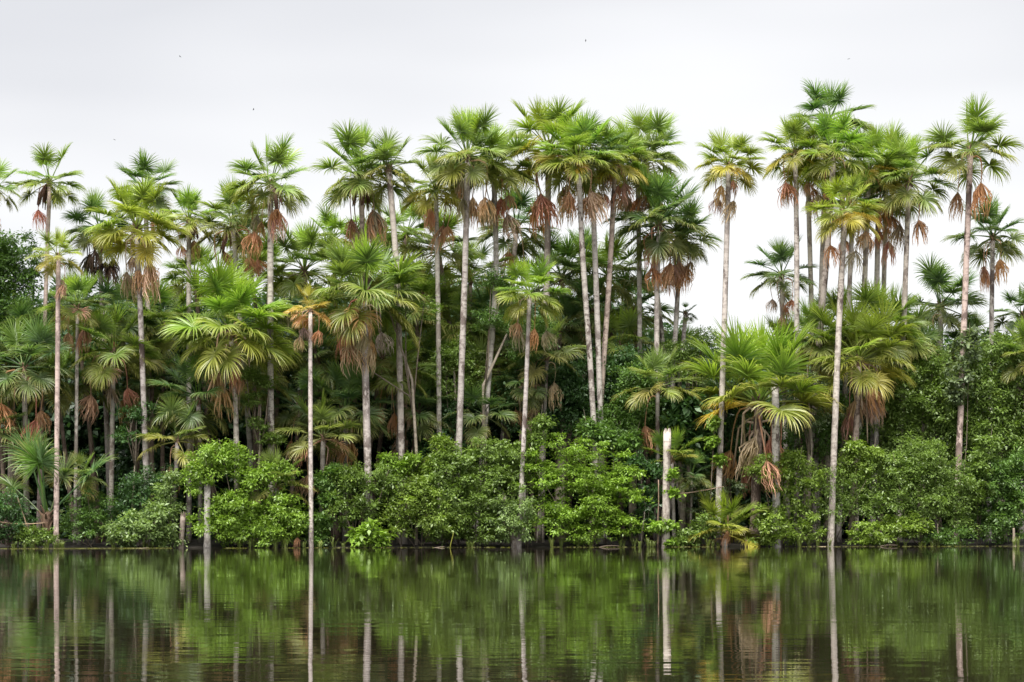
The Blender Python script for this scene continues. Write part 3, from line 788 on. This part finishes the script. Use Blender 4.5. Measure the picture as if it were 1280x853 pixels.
def shrub(name, lobes_px, d, colour, label, cat, leaf=0.17, dens=3.2, plate=0.0, clump=0.30, stems=4, per=22, group=None, tree=False,
          base_px=None, trunk_w=None, depth=0.85, ar=0.42, inner=0.45):
    """lobes_px: (column, row, half width, half height[, extra depth]) of each leafy lobe"""
    global N_LEAF
    rng = np.random.default_rng(int(abs(lobes_px[0][0]) * 3 + lobes_px[0][1] * 5 + d * 17))
    lobes = []
    for lb in lobes_px:
        x, y, rx, ry = lb[:4]; dd = d + (lb[4] if len(lb) > 4 else 0)
        c = at(x, y, dd); k = mpp(x, dd)
        lobes.append((c[0], c[1], c[2], rx * k, (rx + ry) * 0.5 * k * depth, ry * k))
    cx = np.mean([l[0] for l in lobes]) if base_px is None else at(base_px, 686, d)[0]
    cy = lobes[0][1] + 0.2
    gz = ground_z(cx, cy)
    if gz < -0.05:
        cy = lobes[0][1] + 0.9; gz = ground_z(cx, cy)
    o = thing(name, (cx, cy, gz), label, cat, group)
    org = np.array([cx, cy, gz])
    V, Fq, v = leaf_cloud(lobes, leaf, dens, rng, plate, clump, inner, per, ar)
    N_LEAF += len(Fq)
    lo = obj('crown' if tree else 'foliage', mesh_from('foliage', V - org, Fq, M_LEAF, False, v), o, None, (*LEAFC[colour], 1))
    lo['kind'] = 'stuff'
    if tree:
        k = mpp(lobes_px[0][0], d)
        zt = np.mean([l[2] for l in lobes])
        tw = (trunk_w or 9) * k / 2
        pts = [np.array([0, 0, -0.3]), np.array([rng.normal(0, .1), 0, (zt - gz) * .35]), np.array([rng.normal(0, .25), 0, (zt - gz) * .7]),
               np.array([np.mean([l[0] for l in lobes]) - cx, 0, zt - gz])]
        V, Fc = tube(pts, [tw * 1.25, tw, tw * .8, tw * .4], 9, True, .04, rng)
        tr = obj('trunk', mesh_from('trunk', V, Fc, M_BRANCH, True), o, None, (1.2, 1.2, 1.15))
        start = pts[2]
    else:
        start = None
    for i in range(min(stems, len(lobes) * 3)):
        l = lobes[i % len(lobes)]
        e = np.array([l[0], l[1], l[2]]) - org + rng.normal(0, .25, 3) * np.array([l[3], l[4], l[5]])
        s0 = start * rng.uniform(.75, 1) if start is not None else np.array([rng.normal(0, .25), rng.normal(0, .2), -.2])
        mid = s0 * .45 + e * .55 + np.array([rng.normal(0, .2), rng.normal(0, .2), -abs(e[0] - s0[0]) * .25])
        rr = 0.03 if not tree else 0.045
        V, Fc = tube([s0, mid, e, e + (e - mid) * .35], [rr, rr * .8, rr * .5, rr * .15], 6)
        obj('branch' if tree else 'stem', mesh_from('stem', V, Fc, M_BRANCH, True), tr if tree else o, None, (.9, .85, .8))
    return o

SH = 'waterside_shrub'
# the shore, left to right
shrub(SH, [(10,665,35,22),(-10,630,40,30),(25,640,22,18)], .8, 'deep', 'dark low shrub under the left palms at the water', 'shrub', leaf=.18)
shrub(SH, [(50,676,26,12),(36,668,16,12)], .3, 'mid', 'small leafy clump at the foot of the stemless palm', 'shrub', leaf=.2, dens=4)
shrub(SH, [(112,630,30,22),(95,655,26,20),(125,660,22,20)], 1.6, 'green', 'rounded mid-green shrub beside the pinkish blotched trunk', 'shrub')
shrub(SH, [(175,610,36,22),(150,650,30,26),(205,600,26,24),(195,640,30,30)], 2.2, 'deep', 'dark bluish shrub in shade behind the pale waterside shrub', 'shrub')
shrub(SH, [(172,662,34,22),(196,650,22,20),(150,668,22,14),(205,672,18,14)], .5, 'pale', 'pale silvery green low shrub overhanging the water', 'shrub', leaf=.24, dens=3.4)
shrub('lakeside_shrub', [(262,575,30,24),(292,572,24,20),(245,600,20,18),(318,596,34,22),(350,592,20,18),(300,640,48,30),(345,645,38,32),(270,655,34,26),(365,660,22,24),(320,672,50,16)],
      .7, 'lime', 'large yellow-green shrub wrapping the white stump and low trunks', 'shrub', leaf=.2, dens=3.3, stems=7)
shrub(SH, [(372,660,18,22),(398,672,14,14)], 1.2, 'green', 'small dark-stemmed shrub by the thin dying palm', 'shrub')
shrub('lakeside_shrub', [(440,600,26,22),(425,630,18,26),(470,600,24,20),(448,640,28,24),(490,610,22,20)], 1.0, 'mid', 'loose mixed green shrub around the thick mossy trunk base', 'shrub', leaf=.2, dens=2.6, stems=6)
shrub(SH, [(455,668,20,16),(470,676,14,10)], .3, 'lime', 'clump of broad lime leaves at the thick trunk base', 'shrub', leaf=.38, dens=2.6, per=10, clump=.35, ar=.5)
shrub('lakeside_shrub', [(515,630,38,28),(500,650,30,20),(545,645,32,24),(525,610,22,16)], .8, 'yellowgreen', 'light yellow-green domed shrub overhanging a dark hollow', 'shrub', leaf=.19, dens=3.2)
shrub('lakeside_bush', [(560,590,36,30),(600,580,40,32),(575,625,44,34),(620,610,36,32),(560,660,34,22),(605,655,40,28),(640,570,22,24)], 1.4, 'mid',
      'big mid-green bush of rosette leaf clusters below the bent palm trunk', 'bush', leaf=.21, dens=2.7, stems=6)
shrub(SH, [(640,660,26,18),(630,640,20,18),(655,640,16,20)], .4, 'pale', 'low pale shrub hugging the lime mop palm base', 'shrub', leaf=.2, dens=3.2)
shrub('lakeside_bush', [(700,572,44,28),(745,590,46,34),(680,610,34,34),(720,625,52,36),(770,625,38,36),(700,660,48,26),(755,662,48,24),(785,600,18,24)], 1.0, 'lime',
      'biggest bright green bush with leaves in flat layered sprays', 'bush', leaf=.20, dens=2.6, plate=.75, clump=.40, stems=7, per=26)
shrub(SH, [(862,672,16,12),(848,680,10,8),(885,660,18,20)], .6, 'mid', 'small bright shrub beside the broken trunk in the dark gap', 'shrub', leaf=.22)
shrub(SH, [(905,610,26,10),(880,640,24,18),(872,615,20,8)], 2.4, 'grey', 'thin grey-green shrub with flat sprays behind the lone tall palm', 'shrub', plate=.8)
shrub('lakeside_shrub', [(953,590,18,22),(975,600,26,18),(990,575,16,14),(1005,600,20,22),(968,655,30,26),(995,640,28,22),(1000,668,26,14),(960,676,26,12)], .5, 'yellowgreen',
      'loose yellow-green shrub around the tall bare white trunk', 'shrub', leaf=.22, dens=2.7, stems=7)
shrub('lakeside_shrub', [(1035,600,26,24),(1050,630,34,24),(1020,650,26,20),(1070,610,28,26)], 1.4, 'mid', 'feathery mid-green shrub around the white clump trunk base', 'shrub', leaf=.16, dens=3.0)
shrub('lakeside_bush', [(1110,590,34,30),(1150,580,40,34),(1100,630,34,26),(1185,605,34,30),(1160,630,44,34),(1200,640,26,32),(1130,610,40,30)], 1.3, 'mid',
      'broad rounded bush under the vine-wrapped palm', 'bush', leaf=.18, dens=3.3, stems=6)
shrub(SH, [(1100,662,34,18),(1140,660,24,18),(1080,676,24,10)], .3, 'yellowgreen', 'low spreading shrub with yellowish sprays reaching over the water', 'shrub', leaf=.22, plate=.4)
shrub(SH, [(1195,668,26,16),(1170,672,18,12)], .6, 'green', 'small green shrub at the waterline right of a thin stem', 'shrub')
shrub('lakeside_bush', [(1245,600,34,34),(1270,640,36,34),(1240,655,26,28),(1290,590,34,40)], 2.2, 'green', 'shaded green bush at the right picture edge', 'bush', leaf=.2)
# saplings and loose sprays between the bushes
LS = 'lakeside_sapling'
shrub(LS, [(412,618,14,16),(404,650,16,14),(418,590,9,9),(400,600,8,7)], 1.3, 'green', 'thin green sapling between the dying palm and mixed shrub', 'sapling', leaf=.24, dens=2.6, stems=4)
shrub(LS, [(545,575,14,12),(532,592,12,10),(552,555,9,9)], 1.8, 'yellowgreen', 'light sprig rising above the light domed shrub', 'sapling', leaf=.24, dens=2.6, stems=3)
shrub(LS, [(668,548,14,12),(655,566,12,12),(676,530,9,9),(650,590,12,12)], 1.2, 'mid', 'upright sprig beside the mop palm trunk, over the layered bush', 'sapling', leaf=.22, dens=2.6, stems=4)
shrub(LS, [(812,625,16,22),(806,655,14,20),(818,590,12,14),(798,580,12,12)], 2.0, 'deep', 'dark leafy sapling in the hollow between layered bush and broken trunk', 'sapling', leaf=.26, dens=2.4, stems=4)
shrub(LS, [(1078,590,12,14),(1090,570,12,10),(1070,560,9,9)], 1.2, 'yellowgreen', 'yellowish sprig above the broad rounded bush', 'sapling', leaf=.22, dens=2.6, stems=3)
shrub(LS, [(1226,580,14,18),(1236,555,14,12),(1222,615,14,16)], 1.6, 'mid', 'green sapling between the broad rounded bush and shaded edge bush', 'sapling', leaf=.24, dens=2.5, stems=3)
shrub(LS, [(770,560,16,14),(752,545,14,12),(790,552,12,12),(735,535,12,10)], 2.6, 'green', 'rosette-leaved sapling over the top of the layered bush', 'sapling', leaf=.28, dens=2.4, stems=4)
shrub(LS, [(205,618,12,14),(218,600,10,10),(214,640,10,14)], 1.1, 'pale', 'pale feathery sapling between the silvery shrub and yellow-green shrub', 'sapling', leaf=.2, dens=2.6, stems=3)
shrub(LS, [(498,590,12,12),(512,578,10,9),(486,580,9,9)], 1.4, 'lime', 'lime sprig between the thick trunk and the grey trunk', 'sapling', leaf=.26, dens=2.4, stems=3)
# climbers on trunks
shrub('climbing_vine', [(1208,440,17,20),(1202,470,20,20),(1196,495,12,12),(1212,420,10,12)], 3.75, 'grey', 'leafy climbing vine wrapped round the reddish blotched trunk', 'vine', leaf=.3, dens=4, per=12, stems=1, base_px=1198, ar=.55)
shrub('climbing_vine', [(838,592,6,7),(841,617,5,5),(835,658,9,9),(821,660,7,8),(838,680,5,6)], .35, 'lime', 'pale green climber leaves clinging to the broken trunk', 'vine', leaf=.24, dens=5, per=8, clump=.18, stems=1, base_px=832, ar=.6)
shrub('climbing_vine', [(894,530,6,8),(892,552,6,7),(900,575,5,5)], 1.4, 'lime', 'few light leaves climbing the lone tall palm trunk', 'vine', leaf=.28, dens=5, per=7, clump=.2, stems=1, base_px=899, ar=.6)
# small trees among the palms
T = 'understorey_tree'
shrub(T, [(505,378,34,12),(480,384,22,10),(530,390,20,12),(425,392,18,8)], 1.9, 'mid', 'small tree with flat leafy sprays crossing the thick trunk crown', 'tree', tree=True, trunk_w=4, plate=.6, leaf=.19, base_px=520, stems=4)
shrub(T, [(620,346,24,12),(632,352,12,10),(610,400,18,14),(640,405,16,12),(680,405,18,16),(672,430,22,20),(650,440,16,14)], 4.2, 'green', 'small tree with crooked pale limbs between the bent palm and mop palm', 'tree', tree=True, trunk_w=5, base_px=606, stems=3)
shrub(T, [(330,478,16,9),(318,500,14,10),(326,530,16,8),(340,548,14,8),(312,470,10,10)], 2.2, 'mid', 'slender sapling with tiered leaf tufts beside the straight white trunk', 'tree', tree=True, trunk_w=3, plate=.7, base_px=325, stems=5)
shrub(T, [(558,450,24,22),(580,440,20,24),(565,480,26,22),(595,475,18,26),(540,470,18,16)], 5.5, 'mid', 'round-leafed small tree in the shade between two pale trunks', 'tree', tree=True, trunk_w=6)
shrub(T, [(1012,475,26,12),(1020,490,22,14),(1000,500,24,16),(1030,515,20,16),(1005,530,22,14)], 2.8, 'grey', 'grey-green small tree with pale forked trunk behind the bare white trunk', 'tree', tree=True, trunk_w=7, base_px=1013, plate=.5, stems=5)
shrub(T, [(1064,572,16,14),(1058,585,10,10)], 1.6, 'yellowgreen', 'sapling with yellow tuft leaning from the white clump trunk', 'tree', tree=True, trunk_w=3, base_px=1048)
shrub(T, [(165,520,20,10),(185,512,16,8),(160,545,18,10)], 3.2, 'deep', 'thin sapling with small bluish tufts in the dark left gap', 'tree', tree=True, trunk_w=3, plate=.5, base_px=168)
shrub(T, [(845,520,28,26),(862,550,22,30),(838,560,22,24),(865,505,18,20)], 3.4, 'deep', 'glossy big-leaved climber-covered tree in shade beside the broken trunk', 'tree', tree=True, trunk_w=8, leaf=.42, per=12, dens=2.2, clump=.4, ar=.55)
shrub(T, [(868,440,22,20),(880,425,18,14),(850,460,26,22),(872,470,22,22),(835,440,20,16)], 6.5, 'mid', 'leafy tree below the open sky gap', 'tree', tree=True, trunk_w=6)
# background broadleaf trees
BT = 'broadleaf_tree'
shrub(BT, [(12,318,38,28),(-20,345,44,40),(35,350,28,26),(20,395,44,36),(45,415,26,26),(0,440,44,36)], 8, 'green', 'tall broadleaf tree rising behind the left palms', 'tree', tree=True, leaf=.24, dens=2.4, clump=.42, trunk_w=14)
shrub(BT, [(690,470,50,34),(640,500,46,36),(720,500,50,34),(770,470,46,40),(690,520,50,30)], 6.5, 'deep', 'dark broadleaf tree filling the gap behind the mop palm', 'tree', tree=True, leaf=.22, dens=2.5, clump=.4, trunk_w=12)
shrub(BT, [(790,520,44,36),(760,545,40,30),(820,530,36,30),(800,480,36,30)], 4.5, 'green', 'dull green bushy tree behind the bright layered bush', 'tree', tree=True, leaf=.22, dens=2.5, clump=.4, trunk_w=10)
shrub(BT, [(1160,470,36,40),(1130,500,36,44),(1175,510,40,44),(1120,550,34,36),(1190,540,36,36)], 6, 'mid', 'sunlit broadleaf tree behind the terracotta tassels', 'tree', tree=True, leaf=.22, dens=2.6, clump=.4, trunk_w=10)
shrub(BT, [(1245,445,36,30),(1225,480,34,34),(1265,500,36,40),(1235,530,40,36),(1275,450,30,26),(1270,550,36,40)], 5, 'mid', 'tall leafy tree right of the vine-wrapped palm', 'tree', tree=True, leaf=.22, dens=2.6, clump=.4, trunk_w=12)
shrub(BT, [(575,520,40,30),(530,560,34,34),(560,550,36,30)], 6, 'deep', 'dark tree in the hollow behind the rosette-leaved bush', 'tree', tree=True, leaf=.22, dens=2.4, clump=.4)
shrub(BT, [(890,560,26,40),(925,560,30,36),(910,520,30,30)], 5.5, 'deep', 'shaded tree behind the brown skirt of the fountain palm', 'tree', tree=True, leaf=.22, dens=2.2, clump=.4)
shrub(BT, [(1010,550,36,32),(1050,545,36,32),(1040,510,32,26)], 5.5, 'green', 'shadowed tree behind the grey-green small tree', 'tree', tree=True, leaf=.22, dens=2.3, clump=.4)

# ------------------------------------------------------------------ the wood behind, one mass
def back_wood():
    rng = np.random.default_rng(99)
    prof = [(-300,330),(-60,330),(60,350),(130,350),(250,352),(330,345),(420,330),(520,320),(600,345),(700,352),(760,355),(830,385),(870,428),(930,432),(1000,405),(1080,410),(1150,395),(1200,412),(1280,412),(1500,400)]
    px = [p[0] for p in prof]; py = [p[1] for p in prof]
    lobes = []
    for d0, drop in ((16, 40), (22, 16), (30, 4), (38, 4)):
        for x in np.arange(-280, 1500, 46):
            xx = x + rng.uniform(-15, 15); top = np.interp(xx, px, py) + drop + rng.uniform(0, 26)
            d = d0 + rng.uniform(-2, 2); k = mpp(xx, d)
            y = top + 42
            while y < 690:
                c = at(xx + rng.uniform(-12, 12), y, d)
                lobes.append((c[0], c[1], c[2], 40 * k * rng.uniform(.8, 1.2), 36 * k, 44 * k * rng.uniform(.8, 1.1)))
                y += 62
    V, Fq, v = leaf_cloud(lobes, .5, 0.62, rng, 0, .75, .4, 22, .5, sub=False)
    o = obj('forest', mesh_from('forest', V, Fq, M_LEAF, False, v), None, None, (*LEAFC['dark'], 1))  # darkest leaf colour: the shade inside the wood is put into it
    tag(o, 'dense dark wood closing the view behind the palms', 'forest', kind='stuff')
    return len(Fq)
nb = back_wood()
print('FRONDS', N_FROND, 'LEAVES', N_LEAF, 'BACK', nb)

# ------------------------------------------------------------------ small things
def bird(px, py, Y, span, roll, label):
    X = (px - 640) * Y / F; Z = CH - (py - HOR) * Y / F
    o = thing('bird', (X, Y, Z), label, 'bird', 'birds circling in the sky')
    V, Fc = tube([(0, -.22 * span, 0), (0, -.12 * span, 0), (0, .05 * span, 0), (0, .25 * span, 0)], [.02 * span, .07 * span, .06 * span, .01 * span], 6)
    obj('body', mesh_from('body', V, Fc, M_BIRD, True), o)
    for s in (-1, 1):
        V = [(0, -.10 * span, .02), (s * .25 * span, -.14 * span, .09 * span), (s * .5 * span, .02 * span, .04 * span), (s * .25 * span, .04 * span, .08 * span), (0, .10 * span, .02),
             (0, -.10 * span, 0), (s * .25 * span, -.14 * span, .08 * span), (s * .25 * span, .04 * span, .07 * span), (0, .10 * span, 0)]
        obj('wing', mesh_from('wing', V, [(0, 1, 3, 4), (1, 2, 3), (5, 8, 7, 6), (6, 7, 2)], M_BIRD), o)
    o.rotation_euler = (0, roll, roll * 2)
for b in ((225, 71, 300, .5), (317, 137, 310, -.6), (143, 175, 300, .3), (732, 51, 320, .8), (1061, 74, 320, -.3)):
    bird(b[0], b[1], b[2], 0.55, b[3], 'tiny dark bird high in the cloudy sky')

# a single reed leaning out of the lake
c = at(562, 688, -2.2); c[2] = -0.3
V, Fc = tube([(0, 0, 0), (.06, 0, .5), (.2, 0, 1.05), (.22, 0, 1.25)], [.03, .03, .022, .008], 6)
r_ = obj('reed_stalk', mesh_from('reed_stalk', V, Fc, M_FROND, True, np.full(len(V), .3)), None, tuple(c), (.30, .30, .05, .2))
tag(r_, 'single yellow reed stalk leaning out of the lake', 'reed')

# dead frond bundles slumped at the waterline
def slumped(px, py, size, k, rot, label, lib=DEAD):
    me = lib[k]
    o = obj('fallen_frond', me, None, None, (*DEADC[k % 4], .6))
    zmin = min(v.co.z for v in me.vertices); sc = size
    c = at(px, 686, .15)
    o.scale = (sc, sc, sc); o.rotation_euler = (0, rot, k * 1.3)
    o.location = (c[0], c[1], 0.0 - zmin * sc * math.cos(rot) - .05)
    tag(o, label, 'dead frond', 'dead fronds slumped at the waterline')
slumped(903, 684, 1.55, 0, .02, 'rusty dead frond bundle touching the water below the lone tall palm')
slumped(371, 684, 1.1, 1, .1, 'brown dead frond heap left of the thin dying palm base')
slumped(934, 684, 1.1, 3, .3, 'reddish dead frond heap beside the young yellow-green palm')

def stick(name, a, b, d, r, label, cat, tint=(1.2, 1.1, 1.0), sag=.1):
    A, B = at(*a, d), at(*b, d)
    rng = np.random.default_rng(int(a[0] * 3 + b[1]))
    org = A if A[2] < B[2] else B
    t = np.linspace(0, 1, 7)[:, None]
    P = A + (B - A) * t + rng.normal(0, min(r * .3, .02), (7, 3)); P[:, 2] -= sag * np.sin(t[:, 0] * math.pi)
    P[:, 2] = np.maximum(P[:, 2], -.15)
    V, Fc = tube(P - org, np.linspace(r, r * .55, 7), 7, True, .08, rng)
    o = obj(name, mesh_from(name, V, Fc, M_BRANCH, True), None, tuple(org), tint)
    tag(o, label, cat)
stick('fallen_branch', (-6, 652), (56, 654), .3, .045, 'pale horizontal dead stalk leaning on the stemless palm', 'branch', (1.8, 1.5, 1.2))
stick('fallen_branch', (46, 687), (20, 618), .4, .05, 'slanting dead stalk rising from the left water edge', 'branch', (1.5, 1.3, 1.0))
stick('fallen_log', (997, 686), (1032, 684), -.3, .06, 'pale log lying at the waterline below loose yellow-green shrub', 'log', (1.2, 1.1, .9), 0)
stick('dead_pole', (822, 688), (823, 600), .5, .05, 'thin brown pole beside the broken trunk', 'pole', (1.0, .8, .7), 0)
stick('fallen_branch', (800, 688), (806, 640), .9, .05, 'grey forked stick in the dark hollow under the layered bush', 'branch', (.9, .9, .9), 0)
stick('fallen_branch', (846, 618), (905, 608), 1.4, .03, 'thin bare branch stretched across the dark gap', 'branch', (1.5, 1.2, 1.1), .05)
stick('driftwood', (528, 687), (556, 684), -.4, .045, 'dark driftwood stick floating under the light domed shrub', 'driftwood', (.7, .65, .6), 0)
stick('driftwood', (742, 687), (775, 683), -.6, .04, 'crooked twig dipping into the water from the layered bush', 'driftwood', (.45, .4, .36), -.12)
stick('driftwood', (1090, 688), (1122, 682), -.7, .04, 'bent branch dipping in below the low spreading shrub', 'driftwood', (.6, .55, .5), -.15)
stick('driftwood', (152, 687), (186, 685), -.5, .04, 'dark stick lying in the water under the silvery shrub', 'driftwood', (.6, .55, .5), 0)
stick('thin_tree_trunk', (1173, 690), (1172, 655), .4, .05, 'thin pale stem at the waterline under the broad rounded bush', 'stem', (1.6, 1.5, 1.4), 0)
stick('thin_tree_trunk', (1268, 690), (1267, 660), .8, .12, 'pale short trunk in the shade of the right edge bush', 'stem', (1.0, .95, .9), 0)

def floating():
    rng = np.random.default_rng(5)
    V, v = [], []
    spans = [(0, 215, 520, -.9), (280, 310, 40, -.8), (340, 640, 160, -.4), (690, 800, 90, -.6), (840, 900, 60, -.6), (1000, 1280, 260, -.7)]
    for x0, x1, n, d in spans:
        for _ in range(n):
            c = at(rng.uniform(x0, x1), 686, d + rng.normal(0, .16)); r = rng.uniform(.03, .10); a = rng.uniform(0, 6.28)
            for k in range(4):
                V.append((c[0] + math.cos(a + k * 1.57) * r * (1.5 if k % 2 else .8), c[1] + math.sin(a + k * 1.57) * r, .012 + .02 * rng.random()))
            v += [rng.random()] * 4
    o = obj('floating_plants', mesh_from('floating_plants', np.array(V), np.arange(len(V)).reshape(-1, 4), M_LEAF, False, v), None, None, (.26, .26, .10, 1))
    tag(o, 'thin line of floating leaves along the waterline', 'water plants', kind='stuff')
floating()

def shore_grass():
    """tufts of grass and fern blades hanging over the water's edge"""
    rng = np.random.default_rng(21)
    V, Fc, v = [], [], []
    for t in range(120):
        px = rng.uniform(-20, 1300)
        if math.sin(px * .045) + math.sin(px * .017 + 1) < -.2: continue
        c = at(px, 686, rng.uniform(-.15, .5)); c[2] = .02
        h = rng.uniform(.25, .75); tone = rng.random()
        for b in range(18):
            a = rng.uniform(0, 6.28); l = h * rng.uniform(.5, 1.1); sp = rng.uniform(.2, .9)
            d = np.array([math.cos(a), math.sin(a), 0]); sd_ = np.array([-d[1], d[0], 0]) * rng.uniform(.012, .03)
            p = c + d * rng.uniform(0, .12); o = len(V)
            for k, (hh, out, w) in enumerate(((0, 0, 1), (.55, .18, .9), (.9, .5, .6), (.85, .85, .05))):
                q = p + d * l * out * sp + np.array([0, 0, l * hh])
                V += [q - sd_ * w, q + sd_ * w]; v += [tone * .7 + .3 * rng.random()] * 2
                if k: Fc.append((o + 2 * k - 2, o + 2 * k - 1, o + 2 * k + 1, o + 2 * k))
    o = obj('shore_grass', mesh_from('shore_grass', np.array(V), np.array(Fc), M_LEAF, False, v), None, None, (.15, .19, .05, 1))
    tag(o, 'ragged grass and fern blades along the waterline', 'grass', kind='stuff')
shore_grass()
